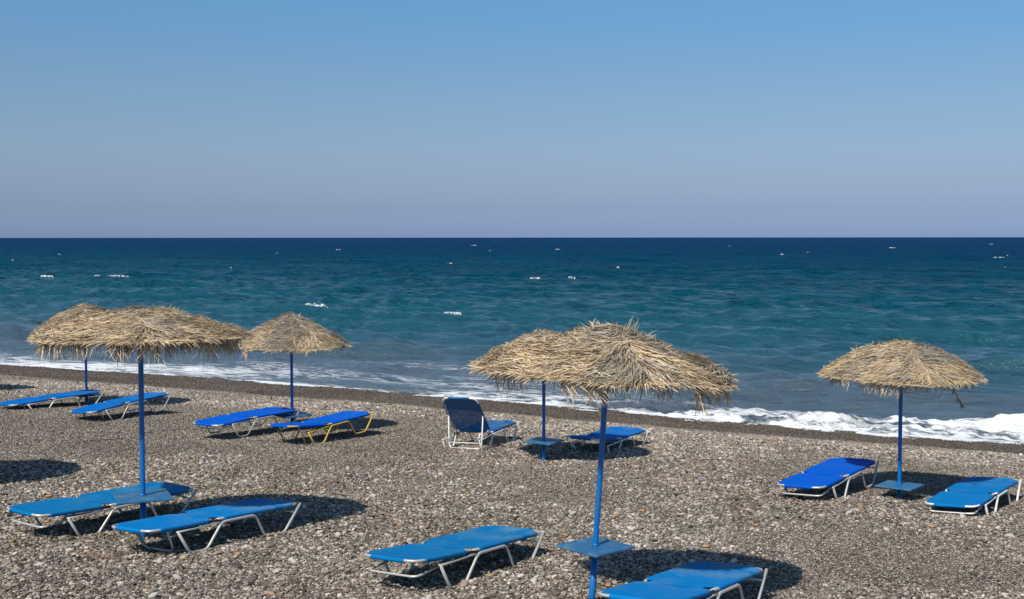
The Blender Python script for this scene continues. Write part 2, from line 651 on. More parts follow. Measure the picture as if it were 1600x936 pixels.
def pebbles():
    rs = np.random.RandomState(4)
    allv, allf, allc, vari = [], [], [], []
    base = 0
    for k, (NP, mu, sd, lo, hi, sub, tone) in enumerate(((2000, .0088, .46, .0045, .038, 2, 1.05), (2000, .0092, .44, .0045, .034, 2, 1.05),
                                                          (3300, .0066, .42, .004, .020, 1, .95), (3300, .0069, .40, .004, .024, 1, .95))):
        iv, jf = ico_unit(sub)
        nv = len(iv)
        px, py = rs.uniform(-.62, .62, NP), rs.uniform(-.62, .62, NP)
        r = np.clip(rs.lognormal(math.log(mu), sd, NP), lo, hi)
        sc = np.stack([r * rs.uniform(.9, 1.55, NP), r * rs.uniform(.75, 1.1, NP), r * rs.uniform(.4, .75, NP)], -1)
        ang = rs.uniform(0, 2 * PI, NP)
        tilt = rs.normal(0, .35, NP)
        lump = 1 + .16 * rs.normal(size=(NP, 5))[:, rs.randint(0, 5, nv)] * np.abs(iv[:, 0])[None]
        P = iv[None] * lump[..., None] * sc[:, None, :]
        ct, st = np.cos(tilt)[:, None], np.sin(tilt)[:, None]
        P = np.stack([P[..., 0] * ct - P[..., 2] * st, P[..., 1], P[..., 0] * st + P[..., 2] * ct], -1)
        ca, sa = np.cos(ang)[:, None], np.sin(ang)[:, None]
        P = np.stack([P[..., 0] * ca - P[..., 1] * sa, P[..., 0] * sa + P[..., 1] * ca, P[..., 2]], -1)
        P += np.stack([px, py, r * rs.uniform(.0, .5, NP)], -1)[:, None]
        g = (rs.beta(1.3, 2.5, NP) * .62 + .050) * tone
        warm = rs.uniform(.66, .82, NP)
        c = np.stack([g, g * (warm * .50 + .50), g * warm], -1)
        pick = rs.uniform(size=NP)
        c[pick < .035] = np.array([.60, .58, .54]) * rs.uniform(.75, 1.1, ((pick < .035).sum(), 1))
        c[(pick > .04) & (pick < .16)] *= .5
        c[(pick > .16) & (pick < .166)] = (.42, .26, .14)
        c[(pick > .168) & (pick < .171)] = (.40, .33, .16)
        c[(pick > .176) & (pick < .186)] = (.17, .11, .09)
        allv.append(P.reshape(-1, 3))
        allc.append(np.repeat(c, nv, 0))
        allf.append((jf[None] + (np.arange(NP) * nv)[:, None, None] + base).reshape(-1, 3))
        vari.append(np.full(NP * nv, k))
        base += NP * nv
    # instance points
    pts, rots, zs = [], [], []
    s0, s1 = 4.5, 28.4
    step = .94
    for a in np.arange(s0, s1, step):
        for c in np.arange(-1.46 * a - 3, .05 * a + 3.5, step):
            s, v = a + rs.uniform(-.12, .12), c + rs.uniform(-.12, .12)
            x, y = uv2xy(s, v)
            if y < 5.5:
                continue
            pts.append((s, v))
    pts = np.array(pts)
    h = .45
    x, y = uv2xy(pts[:, 0], pts[:, 1])
    z = ground(x, y)
    gx = (ground(x + h, y) - ground(x - h, y)) / (2 * h)
    gy = (ground(x, y + h) - ground(x, y - h)) / (2 * h)
    npts = len(x)
    q_ = pts[:, 0] - .053 * pts[:, 1]
    coarse = .35 + .55 / (1 + np.exp((pts[:, 0] - 11.5) * 1.1)) + .65 * np.exp(-((q_ - 22.4) / 1.5) ** 2) - .5 / (1 + np.exp(-(q_ - 24.3) * 2)) + .55 * fbm(x * .35, y * .35, 77, 3)
    kind_ = np.where(coarse > .5, rs.randint(0, 2, npts), rs.randint(2, 4, npts))
    V = np.concatenate(allv + [np.stack([x, y, z + .004], -1)])
    Cc = np.concatenate(allc + [np.zeros((npts, 3))])
    o = mesh_np('pebbles', V, [np.concatenate(allf)], M_pebble, cols=Cc)
    me = o.data
    a = me.attributes.new('variant', 'INT', 'POINT')
    a.data.foreach_set('value', np.concatenate(vari + [np.full(npts, -1)]).astype(np.int32))
    a = me.attributes.new('size_kind', 'INT', 'POINT')
    a.data.foreach_set('value', np.concatenate([np.zeros(base), kind_]).astype(np.int32))
    eul = np.zeros((len(V), 3), np.float32)
    for i in range(npts):
        n = Vector((-gx[i], -gy[i], 1)).normalized()
        q = n.to_track_quat('Z', 'Y') @ Euler((0, 0, rs.uniform(0, 2 * PI))).to_quaternion()
        eul[base + i] = q.to_euler()[:]
    a = me.attributes.new('turn', 'FLOAT_VECTOR', 'POINT')
    a.data.foreach_set('vector', eul.ravel())
    ng = bpy.data.node_groups.new('scatter_pebbles', 'GeometryNodeTree')
    ng.interface.new_socket('Geometry', in_out='INPUT', socket_type='NodeSocketGeometry')
    ng.interface.new_socket('Geometry', in_out='OUTPUT', socket_type='NodeSocketGeometry')
    N, Lk = ng.nodes, ng.links
    gi, go = N.new('NodeGroupInput'), N.new('NodeGroupOutput')
    va = N.new('GeometryNodeInputNamedAttribute')
    va.data_type = 'INT'
    va.inputs[0].default_value = 'variant'
    tu = N.new('GeometryNodeInputNamedAttribute')
    tu.data_type = 'FLOAT_VECTOR'
    tu.inputs[0].default_value = 'turn'

    def sepn(val):
        c = N.new('FunctionNodeCompare')
        c.data_type = 'INT'
        c.operation = 'EQUAL'
        Lk.new(va.outputs[0], c.inputs[2])
        c.inputs[3].default_value = val
        s = N.new('GeometryNodeSeparateGeometry')
        s.domain = 'POINT'
        Lk.new(gi.outputs[0], s.inputs[0])
        Lk.new(c.outputs[0], s.inputs[1])
        return s.outputs[0]
    jn = N.new('GeometryNodeJoinGeometry')
    for k in range(3, -1, -1):
        gt = N.new('GeometryNodeGeometryToInstance')
        Lk.new(sepn(k), gt.inputs[0])
        Lk.new(gt.outputs[0], jn.inputs[0])
    ip = N.new('GeometryNodeInstanceOnPoints')
    Lk.new(sepn(-1), ip.inputs['Points'])
    Lk.new(jn.outputs[0], ip.inputs['Instance'])
    ip.inputs['Pick Instance'].default_value = True
    ri = N.new('GeometryNodeInputNamedAttribute')
    ri.data_type = 'INT'
    ri.inputs[0].default_value = 'size_kind'
    Lk.new(ri.outputs[0], ip.inputs['Instance Index'])
    e2r = N.new('FunctionNodeEulerToRotation')
    Lk.new(tu.outputs[0], e2r.inputs[0])
    Lk.new(e2r.outputs[0], ip.inputs['Rotation'])
    Lk.new(ip.outputs[0], go.inputs[0])
    md = o.modifiers.new('scatter', 'NODES')
    md.node_group = ng
    tag(o, 'loose grey and brown pebbles covering the beach', 'pebbles', kind='stuff')
    print('pebble patches', npts)
    return o


pebbles()


# ------------------------------------------------------------------ sea
def build_sea():
    rs = np.random.RandomState(21)
    u = [-1.6]
    st = .07
    while u[-1] < 30000:
        u.append(u[-1] + st)
        st *= 1.0072 if u[-1] < 700 else 1.12
        if u[-1] < 5:
            st = .07
    u = np.array(u)
    s_row = 27.5 + u
    nt_ = 620
    tt = np.linspace(0, 1, nt_)
    vl, vr = -1.52 * s_row - 2, .14 * s_row + 3
    v_mid = vl[:, None] + (vr - vl)[:, None] * tt[None]
    ext = geo_steps(.02, .03, 1.35, 14)
    w = (vr - vl)[:, None]
    V = np.concatenate([vl[:, None] - w * ext[::-1][None], v_mid, vr[:, None] + w * ext[None]], 1)
    U = np.repeat(u[:, None], V.shape[1], 1)
    S = 27.5 + U + shore_off(V)
    X, Y = uv2xy(S, V)
    du = np.gradient(u)[:, None]
    dv = w / nt_
    sp = np.maximum(du, dv)
    Z = np.full(U.shape, SEA_Z)
    depth_f = 1 - np.exp(-np.maximum(U, 0) / 9.0)
    dx, dy = np.zeros(U.shape), np.zeros(U.shape)
    for k in range(80):
        lam = .8 * (20 / .8) ** rs.uniform()
        a = rs.normal(0, .34 + .35 * (lam < 3))
        kx, ky = -(NX * math.cos(a) - NY * math.sin(a)), -(NY * math.cos(a) + NX * math.sin(a))
        amp = .0145 * lam ** .62 * rs.uniform(.6, 1.3) * (.55 if lam > 9 else 1.0)
        att = np.clip(lam / (3.0 * sp) - .4, 0, 1)
        grp = .55 + .45 * vnoise(X / (lam * 6) + k * 3.7, Y / (lam * 6), 60 + k)
        ph = 2 * PI / lam * (kx * X + ky * Y) + rs.uniform(0, 2 * PI)
        A = amp * att * grp * (.12 + .88 * depth_f) * 1.25
        Z += A * np.cos(ph)
        dx -= A * .45 * kx * np.sin(ph)
        dy -= A * .45 * ky * np.sin(ph)
    # swell lines steepening towards the beach
    for (u0, wd, hgt, vlo, vhi, sd) in ((9.5, 1.3, .30, -60, -14, 1), (17, 1.8, .32, -70, 10, 2), (27, 3.0, .28, -90, 20, 3), (13.0, 1.5, .28, -16, 12, 4), (40, 4, .30, -120, 30, 5)):
        cu = u0 + 1.6 * fbm(V * .06, V * 0 + sd, 70 + sd, 2) * (u0 / 9)
        am = hgt * np.clip(.5 + 1.1 * fbm(V * .09, V * 0 + 3 * sd, 80 + sd, 2), 0, 1) / (1 + np.exp(-(V - vlo) * .5)) / (1 + np.exp((V - vhi) * .5))
        q = (U - cu) / wd
        Z += am * np.where(q < 0, np.exp(-(q / .65) ** 2), np.exp(-(q / 1.6) ** 2))
    # breaking wave at the shore, highest towards the right
    grow = 1 / (1 + np.exp(-(V + 10.5) * .55))
    grow2 = 1 / (1 + np.exp(-(V + 19.) * .5))
    grow3 = 1 / (1 + np.exp(-(V + 5.8) * .8))
    cu = .95 + 1.0 * grow3 + .28 * fbm(V * .35, V * 0, 90, 3)
    q = (U - cu) / (.7 + .3 * grow3)
    crest = (.07 * grow2 + .13 * grow + .12 * grow3) * (.72 + .75 * fbm(V * .7, V * 0 + 2, 91, 4))
    br = crest * np.where(q < 0, np.exp(-(np.abs(q) / .75) ** 1.6), np.exp(-(q / .95) ** 2))
    lum = fbm(U * 2.3, V * 2.0, 95, 4)
    lum2 = fbm(U * 6, V * 5, 99, 3)
    churn = np.exp(-((U - cu + .5) / 1.1) ** 2) * (.25 * grow2 + .75 * grow)
    Z += br + churn * (.20 * lum + .11 * lum2)
    # backwash foam heave on the swash
    Z += .02 * np.exp(-(U / 1.2) ** 2) * lum
    gd = ground_uv(S, V, True)
    dep = SEA_Z - gd
    # foam density
    left = 1 / (1 + np.exp((V + 13) * .35))
    pn = fbm(U * .9, V * .35, 111, 3)
    pn2 = fbm(U * .3, V * .09, 105, 3)
    edge = np.exp(-(np.maximum(U, 0) / (.60 + .10 * grow + .35 * pn)) ** 1.5)
    fo = .85 * edge
    fo = np.maximum(fo, grow * (.80 + .40 * pn + .25 * lum) * np.where(U < cu + .1, 1, np.exp(-((U - cu - .1) / .35) ** 2)))
    fo = np.maximum(fo, grow2 * (1 - grow) * (.66 + .45 * pn) * np.exp(-(np.maximum(U - 1.6, 0) / .8) ** 2))
    fo = np.maximum(fo, (.56 + .45 * pn2) * np.exp(-(np.maximum(U - 1.0, 0) / (1.3 + 2.0 * left)) ** 2) * (1 - grow))
    fo = np.maximum(fo, (.30 + .5 * pn2) * np.exp(-(np.maximum(U - 3, 0) / 5.0) ** 2) * (1 - .6 * grow))
    fo = np.clip(fo, 0, 1.1)
    verts = np.stack([X + dx, Y + dy, Z], -1).reshape(-1, 3)
    i = np.arange(U.size).reshape(U.shape)
    F = np.stack([i[:-1, :-1], i[1:, :-1], i[1:, 1:], i[:-1, 1:]], -1).reshape(-1, 4)
    F = F[:, ::-1]
    o = mesh_np('sea', verts, [F], M_sea)
    for nm, arr in (('seau', U), ('foam', fo)):
        a = o.data.attributes.new(nm, 'FLOAT', 'POINT')
        a.data.foreach_set('value', arr.astype(np.float32).ravel())
    tag(o, 'choppy blue-green sea with white foam breaking along the shore', kind='structure')
    print('sea verts', U.size)
    return o


sea = build_sea()


# white horses breaking on the open water
def whitecaps():
    m, nt, b = new_mat('sea_foam')
    g = NG(nt)
    b.inputs['Base Color'].default_value = (.82, .84, .85, 1)
    b.inputs['Roughness'].default_value = .8
    geo = g.n('ShaderNodeNewGeometry')
    b.inputs['Base Color'].default_value = (.68, .70, .71, 1)
    g.l(g.bump(g.noise(geo.outputs['Position'], 9, 4, .7), .8, .06), b.inputs['Normal'])
    tp = g.n('ShaderNodeBsdfTransparent')
    ms = g.n('ShaderNodeMixShader')
    g.l(g.rng(g.noise(geo.outputs['Position'], 3.0, 5, .75), .40, .60), ms.inputs[0])
    g.l(tp.outputs[0], ms.inputs[1])
    g.l(b.outputs[0], ms.inputs[2])
    g.l(ms.outputs[0], nt.nodes['Material Output'].inputs[0])
    rs = np.random.RandomState(8)
    V, F = [], []
    # x, y (metres), length, height
    caps = [(-11.6, 71.6, 2.0, .62), (-12.7, 72.2, 2.3, .05), (-3.3, 67.5, 1.2, .06), (-42.5, 131, 3.4, .16), (-50.5, 132, 2.0, .10), (2.4, 124, 1.3, .10), (6.2, 127, .9, .1), (-45.6, 133.5, .8, .08),
            (-10, 195, 1.4, .16), (-3, 300, 1.6, .2), (100, 250, 2.2, .3), (30, 330, 1.5, .2), (-112, 300, 2, .25), (-60, 420, 2, .3), (-20, 640, 3, .4), (150, 480, 2.5, .3), (16, 420, 2.5, .3)]
    for i in range(12):
        d = 150 * (900 / 150) ** rs.uniform()
        caps.append((rs.uniform(-.42, .42) * d, d, (.003 * d * rs.uniform(.3, 1)), .0004 * d * rs.uniform(.4, 1)))
    for ic, (cx, cy, L_, h) in enumerate(caps):
        h *= .55
        n, m_ = 26, 7
        b0 = len(V)
        for i in range(n):
            t = i / (n - 1) * 2 - 1
            env = max(0.0, 1 - t * t) ** .8 * (max(.25, .8 + .5 * float(fbm(np.array([t * 2.2 + cx]), np.array([cy * 1.0]), 5, 2)[0])) if ic < 5 else max(0, .45 + 1.3 * float(fbm(np.array([t * 2.2 + cx]), np.array([cy * 1.0]), 5, 3)[0]) + .1 * rs.uniform()))
            for j in range(m_):
                w = j / (m_ - 1) * 2 - 1
                hh = env * h * math.exp(-(w * 1.5) ** 2) * rs.uniform(.7, 1.3)
                ww = w * (.05 * L_ + .6 * h) * (.2 + env)
                x = cx + t * L_ / 2 * NY + ww * NX + rs.normal(0, .01 * L_)
                y = cy - t * L_ / 2 * NX + ww * NY
                V.append((x, y, SEA_Z + .10 + .10 * min(1, cy / 120) + hh - (.12 + .25 * (env < .12)) * abs(w) ** 2 - .3 * (env < .03)))
        for i in range(n - 1):
            for j in range(m_ - 1):
                a = b0 + i * m_ + j
                F.append((a, a + m_, a + m_ + 1, a + 1))
    o = mesh_np('whitecaps', np.array(V), [np.array(F)], m)
    tag(o, 'small white crests breaking on the open water', 'whitecaps', kind='stuff')


whitecaps()


# ------------------------------------------------------------------ thatched parasols
def strands(rs, P, D, Nn, L, Wd, tint, curl=.25, fold=True):
    """thin pointed leaf blades. P start, D direction, Nn surface normal, all (n,3)"""
    n = len(P)
    D = D / np.linalg.norm(D, axis=1, keepdims=True)
    side = np.cross(D, Nn)
    side /= np.linalg.norm(side, axis=1, keepdims=True) + 1e-9
    roll = rs.uniform(-.6, .6, n)[:, None]
    nn = np.cross(side, D)
    side = side * np.cos(roll) + nn * np.sin(roll)
    bend = rs.normal(0, curl, n)[:, None]
    sb = rs.normal(0, .18, n)[:, None]
    rows = []
    for t, wf in ((0, .7), (.35, 1.0), (.7, .75), (1.0, .12)):
        c = P + D * (L[:, None] * t) + nn * (bend * L[:, None] * t * t) + side * (sb * L[:, None] * t * t)
        c[:, 2] -= (.10 * L * t * t)
        off = side * (Wd[:, None] * wf * .5)
        lift = nn * (Wd[:, None] * wf * .22)
        rows.append((c - off + lift, c - lift, c + off + lift))
    V = np.stack([q for r in rows for q in r], 1).reshape(-1, 3)       # 12 verts per strand
    b0 = (np.arange(n) * 12)[:, None]
    F = []
    for k in range(3):
        for j in range(2):
            F.append(b0 + np.array([[3 * k + j, 3 * k + j + 1, 3 * k + j + 4, 3 * k + j + 3]]))
    F = np.concatenate(F, 0)
    return V, F, np.repeat(tint, 12, 0)


def straw(rs, n, dark=0.0):
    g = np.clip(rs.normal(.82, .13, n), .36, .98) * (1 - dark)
    hue = rs.uniform(size=n)
    c = np.stack([g, g * (.83 - .04 * hue), g * (.57 - .08 * hue)], -1)
    grey = rs.uniform(size=n) < .25
    c[grey] = np.stack([g, g * .88, g * .72], -1)[grey] * .72
    br = rs.uniform(size=n) < .09
    c[br] *= np.array([.52, .42, .36])
    return c


def make_parasol(loc, rim_z, top_z, R, table_z, table_side, table_rot, seed, lean=(0, 0), n_str=6500, pw=2.0, pole_r=.026,
                 lump=.05, fringe=1.0, tufts=(), droops=(), offc=(0, 0), blade=1.0, tint_dark=0.0, skirt=(), ysc=1.0):
    rs = np.random.RandomState(seed)
    x0, y0 = loc
    zg = gz(x0, y0)
    root = empty('thatched_parasol', (x0, y0, zg))
    rz, tz = rim_z - zg, top_z - zg
    lx, ly = lean                      # tangent of the lean
    # frame of the leaning top
    axis = Vector((lx, ly, 1)).normalized()
    q = Vector((0, 0, 1)).rotation_difference(axis)
    mat3 = q.to_matrix()
    T = np.array([list(r) for r in mat3])
    c0 = np.array([lx * rz + offc[0], ly * rz + offc[1], rz])

    def dome(th, t):
        """point and outward normal in the parasol's frame"""
        def hgt(th, t):
            lum = lump * (fbm(np.cos(th) * t * 2.3 + seed, np.sin(th) * t * 2.3, seed, 3)) * (1.15 - t * .6)
            return (tz - rz) * (1 - t ** pw) + lum
        Rr = R * (1 + .05 * fbm(np.cos(th) * 1.7 + 9, np.sin(th) * 1.7, seed + 3, 2) + .045 * t * fbm(np.cos(th) * 5, np.sin(th) * 5 + 3, seed + 4, 2))
        X, Y = Rr * t * np.cos(th), Rr * t * np.sin(th)
        Z = hgt(th, t)
        Y = Y * ysc
        e = .03
        dz = (hgt(th, np.minimum(t + e, 1.1)) - hgt(th, np.maximum(t - e, 0))) / (np.minimum(t + e, 1.1) - np.maximum(t - e, 0)) / R
        N_ = np.stack([-dz * np.cos(th), -dz * np.sin(th), np.ones_like(th)], -1)
        N_ /= np.linalg.norm(N_, axis=1, keepdims=True)
        return np.stack([X, Y, Z], -1), N_

    def world(Pn):
        return Pn @ T.T + c0
    # underlay: a closed shell about 4 cm thick
    nt_, nr = 40, 10
    th, t = np.meshgrid(np.linspace(0, 2 * PI, nt_, endpoint=False), np.linspace(.02, .97, nr), indexing='ij')
    P, N_ = dome(th.ravel(), t.ravel())
    Pb = P - N_ * .045
    V = world(np.concatenate([P - N_ * .012, Pb]))
    i = np.arange(nt_ * nr).reshape(nt_, nr)
    j = np.roll(i, -1, 0)
    F1 = np.stack([i[:, :-1], i[:, 1:], j[:, 1:], j[:, :-1]], -1).reshape(-1, 4)
    F2 = F1[:, ::-1] + nt_ * nr
    E1 = np.stack([i[:, -1], i[:, -1] + nt_ * nr, j[:, -1] + nt_ * nr, j[:, -1]], -1)
    capf = np.stack([i[:, 0], j[:, 0], j[:, 0] + nt_ * nr, i[:, 0] + nt_ * nr], -1)
    o = mesh_np('thatch_underlay', V, [F1, F2, E1, capf], M_under, parent=root)
    # blades over the dome, laid as fronds whose leaflets sweep sideways and down
    n = n_str
    th = rs.uniform(0, 2 * PI, n)
    t = np.sqrt(rs.uniform(0, 1, n)) * .98
    P, N_ = dome(th, t)
    rad = np.stack([np.cos(th), np.sin(th), np.zeros(n)], -1)
    tan = np.stack([-np.sin(th), np.cos(th), np.zeros(n)], -1)
    down = rad - N_ * (rad * N_).sum(1, keepdims=True)
    down /= np.linalg.norm(down, axis=1, keepdims=True)
    # the fronds were laid from the seaward side round both flanks, so the sweep changes side at front and back
    side = np.sin(th + PI / 2 - .32 + .25 * np.sin(seed)) + .25 * fbm(P[:, 0] * 1.8 + 5, P[:, 1] * 1.8, seed + 9, 2)
    side = np.tanh(side * 5)
    frond = fbm(P[:, 0] * 4.5 + seed, P[:, 1] * 4.5, seed + 12, 2)
    ang = side * (1.16 + .18 * rs.normal(size=n)) + .85 * frond + rs.normal(0, .18, n)
    D = down * np.cos(ang)[:, None] + tan * np.sin(ang)[:, None] + N_ * (rs.normal(.03, .08, n) + (rs.uniform(size=n) < .05) * rs.uniform(.2, .8, n))[:, None]
    Ln = rs.uniform(.08, .22, n) * blade * (1 - .25 * (t < .2))
    Wd = rs.uniform(.005, .0115, n) * blade
    tint = straw(rs, n, tint_dark)
    shade = .86 + .22 * fbm(P[:, 0] * 3 + 2, P[:, 1] * 3, seed + 20, 3)[:, None]
    tint = tint * shade
    # weathered grey-brown patches
    wp = np.clip(fbm(P[:, 0] * 2.2 + seed, P[:, 1] * 2.2, seed + 25, 3) * 2.0, 0, .6)[:, None]
    grey_ = tint.mean(1, keepdims=True) * np.array([.78, .72, .62])
    tint = tint * (1 - wp) + grey_ * wp
    P = P + N_ * (rs.uniform(-.012, .024, n) + .034 * fbm(P[:, 0] * 6.5, P[:, 1] * 6.5 + seed, seed + 26, 2))[:, None]
    P = P - D * (Ln[:, None] * .5)
    parts = [strands(rs, P, D, N_, Ln, Wd, tint, .10)]
    # shaggy rim, partly sticking out, partly hanging
    m_ = int(n * .16)
    th = rs.uniform(0, 2 * PI, m_)
    clump = fbm(np.cos(th) * 5, np.sin(th) * 5, seed + 30, 3)
    P, N_ = dome(th, np.full(m_, .965) + rs.normal(0, .012, m_))
    rad = np.stack([np.cos(th), np.sin(th), np.zeros(m_)], -1)
    tan = np.stack([-np.sin(th), np.cos(th), np.zeros(m_)], -1)
    D = rad * rs.uniform(.0, .9, m_)[:, None] + tan * (rs.normal(0, .5, m_) + 1.5 * np.tanh(4 * np.sin(th + PI / 2 - .32)))[:, None]
    D[:, 2] -= rs.uniform(.0, .38, m_)
    Ln = rs.uniform(.05, .13, m_) * blade
    P[:, 2] -= rs.uniform(0, .02, m_)
    parts.append(strands(rs, P, D, rad, Ln, rs.uniform(.006, .013, m_) * blade, straw(rs, m_, tint_dark), .2))
    # fringe hanging from inside the rim, in clumps of uneven length
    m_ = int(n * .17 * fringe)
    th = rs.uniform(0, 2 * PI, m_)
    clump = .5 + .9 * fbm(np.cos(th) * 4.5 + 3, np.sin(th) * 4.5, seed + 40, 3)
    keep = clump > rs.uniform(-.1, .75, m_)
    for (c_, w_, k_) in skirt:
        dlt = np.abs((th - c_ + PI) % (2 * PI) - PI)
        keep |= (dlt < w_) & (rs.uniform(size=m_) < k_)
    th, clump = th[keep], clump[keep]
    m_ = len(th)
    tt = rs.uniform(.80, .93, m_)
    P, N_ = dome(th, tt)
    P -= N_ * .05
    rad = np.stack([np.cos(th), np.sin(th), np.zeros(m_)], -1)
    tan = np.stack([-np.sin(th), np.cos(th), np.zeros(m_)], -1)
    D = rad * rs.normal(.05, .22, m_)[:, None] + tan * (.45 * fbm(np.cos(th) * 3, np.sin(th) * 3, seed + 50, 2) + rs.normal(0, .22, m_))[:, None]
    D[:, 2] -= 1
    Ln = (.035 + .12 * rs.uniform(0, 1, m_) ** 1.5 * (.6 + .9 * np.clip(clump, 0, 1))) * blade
    parts.append(strands(rs, P, D, rad, Ln * 1.1, rs.uniform(.005, .010, m_) * blade, straw(rs, m_, .34), .2))  # straw darkened here: paints in the shade under the canopy
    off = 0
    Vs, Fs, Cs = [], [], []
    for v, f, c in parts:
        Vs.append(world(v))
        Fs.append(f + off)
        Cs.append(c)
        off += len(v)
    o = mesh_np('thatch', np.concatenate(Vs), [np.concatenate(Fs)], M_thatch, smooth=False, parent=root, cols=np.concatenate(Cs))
    o['kind'] = 'stuff'

    # loose fronds that stand out: (angle, t, direction mode, length, leaflets, spread)
    def frond_obj(th_, t_, kind, length, k, spread, tone=0.0):
        P, N_ = dome(np.array([th_]), np.array([t_]))
        rad_ = np.array([math.cos(th_), math.sin(th_), 0])
        tan_ = np.array([-math.sin(th_), math.cos(th_), 0])
        if kind == 'up':
            base_d = np.array([0, 0, 1.0]) + rad_ * .4
        elif kind == 'hang':
            base_d = np.array([0, 0, -1.0]) + rad_ * .15
            P = P - N_ * .05
        elif kind == 'sweep':
            base_d = np.array([0, 0, -.62]) + tan_ * .9 + rad_ * .1
            P = P - N_ * .04
        elif kind == 'sweep2':
            base_d = np.array([0, 0, -.62]) - tan_ * .9 + rad_ * .1
            P = P - N_ * .04
        else:
            base_d = rad_ * 1.0 + np.array([0, 0, -.25])
        base_d = base_d / np.linalg.norm(base_d)
        perp = np.cross(base_d, rad_ + 1e-3)
        perp /= np.linalg.norm(perp)
        aa = rs.normal(0, spread, k)
        Dd = base_d[None] * np.cos(aa)[:, None] + perp[None] * np.sin(aa)[:, None] + rs.normal(0, .10, (k, 3))
        Pp = P + perp[None] * rs.normal(0, .03 * (1 + 2 * spread), k)[:, None] + rs.normal(0, .01, (k, 3))
        Lk = length * rs.uniform(.45, 1.05, k)
        v, f, c = strands(rs, Pp, Dd, np.repeat(rad_[None], k, 0) + .01, Lk, rs.uniform(.007, .013, k) * blade, straw(rs, k, tone), .15)
        fo_ = mesh_np('palm_frond', world(v), [f], M_thatch, smooth=False, parent=root, cols=c)
        fo_['kind'] = 'stuff'
        return fo_
    for a in tufts:
        frond_obj(*a)
    for a in droops:
        frond_obj(*a)
    # hoop and ribs
    hb = MB()
    pts = []
    for k in range(48):
        p, nn = dome(np.array([2 * PI * k / 48]), np.array([.96]))
        p = p - nn * .055
        pts.append(world(p)[0])
    hb.tube(pts, .010, 6, closed=True)
    hb.build('rim_hoop', M_cane, root)
    for k in range(8):
        a = 2 * PI * (k + .3) / 8
        pp = []
        for t_ in (.03, .3, .6, .97):
            p, nn = dome(np.array([a]), np.array([t_]))
            pp.append(world(p - nn * .055)[0])
        rb = MB()
        rb.tube(pp, .008, 6)
        rb.build('rib', M_cane, root)
    # pole
    top = Vector(c0) + mat3 @ Vector((-offc[0], -offc[1], (tz - rz) * .8))
    pb = MB()
    pts = [Vector((lx * z - .0, ly * z, z)) for z in np.linspace(-.25, rz * .999, 8)] + [top]
    pb.tube(pts, pole_r, 14)
    pb.build('pole', M_pole, root)
    # wider lower socket that the pole is set into
    tzl = table_z - zg
    sb = MB()
    sb.tube([Vector((lx * z, ly * z, z)) for z in (-.25, tzl - .02)], pole_r * 1.22, 14)
    sb.build('pole_socket', M_pole, root)
    tb = MB()
    rot = Euler((rs.uniform(-.02, .02), rs.uniform(-.02, .02), table_rot)).to_matrix()
    tb.box((lx * tzl, ly * tzl, tzl), (table_side, table_side, .022), rot, bev=.02)
    t_o = tb.build('table_top', M_table, root)
    cb = MB()
    cb.tube([Vector((lx * z, ly * z, z)) for z in (tzl + .009, tzl + .028)], pole_r * 1.3, 14)
    cb.build('collar', M_pole, t_o)
    return root


G_par = 'thatched parasols with blue poles on the beach'
front = make_parasol((0.655, 10.0), 1.865, 2.26, 1.03, .43, .47, PI / 4 - .05, 3, lean=(.062, .0), n_str=18000, pw=1.35, lump=.10, pole_r=.0235, offc=(.01, .12), ysc=.78, blade=1.15, fringe=.4,
                     tufts=[(-.6, .14, 'up', .22, 16, .55), (-1.2, .2, 'up', .15, 12, .6), (.2, .32, 'up', .10, 14, .8), (2.6, .12, 'up', .12, 14, .8), (-2.9, .55, 'up', .08, 14, .9), (0.1, .12, 'up', .12, 12, .9)],
                     droops=[(-1.8, .94, 'sweep', .27, 40, .28), (-2.0, .93, 'sweep', .24, 34, .3), (-.7, .94, 'hang', .24, 26, .6), (-.35, .96, 'hang', .2, 22, .6), (3.0, .97, 'out', .16, 26, .35), (-.1, .97, 'hang', .2, 18, .5)])
tag(front, 'nearest thatched parasol with leaning blue pole and spiky fronds sticking up from its top', 'parasol', G_par)
leftf = make_parasol((-3.93, 12.82), 1.975, 2.235, 1.09, .25, .56, PI / 4 - .35, 7, n_str=15000, ysc=.84, offc=(0, 0), pw=1.5, lump=.05, pole_r=.0275, fringe=1.6,
                     tufts=[(-.4, .42, 'up', .11, 22, .55), (0.1, .3, 'up', .08, 14, .7), (2.7, .4, 'up', .09, 6, .4)],
                     droops=[(-1.2, .93, 'hang', .26, 30, .5), (-.9, .93, 'sweep', .2, 26, .4), (-.6, .93, 'hang', .26, 34, .5), (-1.55, .95, 'hang', .24, 16, .5), (-2.2, .95, 'hang', .26, 12, .3), (-2.55, .95, 'hang', .2, 24, .6), (-1.9, .95, 'hang', .2, 10, .4), (-.25, .93, 'hang', .24, 30, .5)],
                     skirt=[(-.55, .75, .8)])
tag(leftf, 'wide flat thatched parasol at left with shaggy dark fringe below its rim', 'parasol', G_par)
right = make_parasol((5.19, 16.15), 1.165, 1.60, 1.02, -.325, .50, PI / 4 + .1, 13, n_str=13500, pw=1.9, lump=.045, fringe=1.5,
                     tufts=[(2.6, .62, 'up', .12, 5, .4), (3.0, .85, 'up', .08, 8, .6), (2.2, .4, 'up', .09, 10, .7)],
                     droops=[(-2.2, .94, 'hang', .18, 20, .5), (-2.0, .94, 'hang', .24, 12, .3), (-1.5, .94, 'hang', .14, 20, .8), (-.95, .94, 'hang', .12, 16, .7), (-2.7, .95, 'hang', .15, 24, .6)])
tag(right, 'evenly domed thatched parasol at right, a dark frond dangling from its rim', 'parasol', G_par)
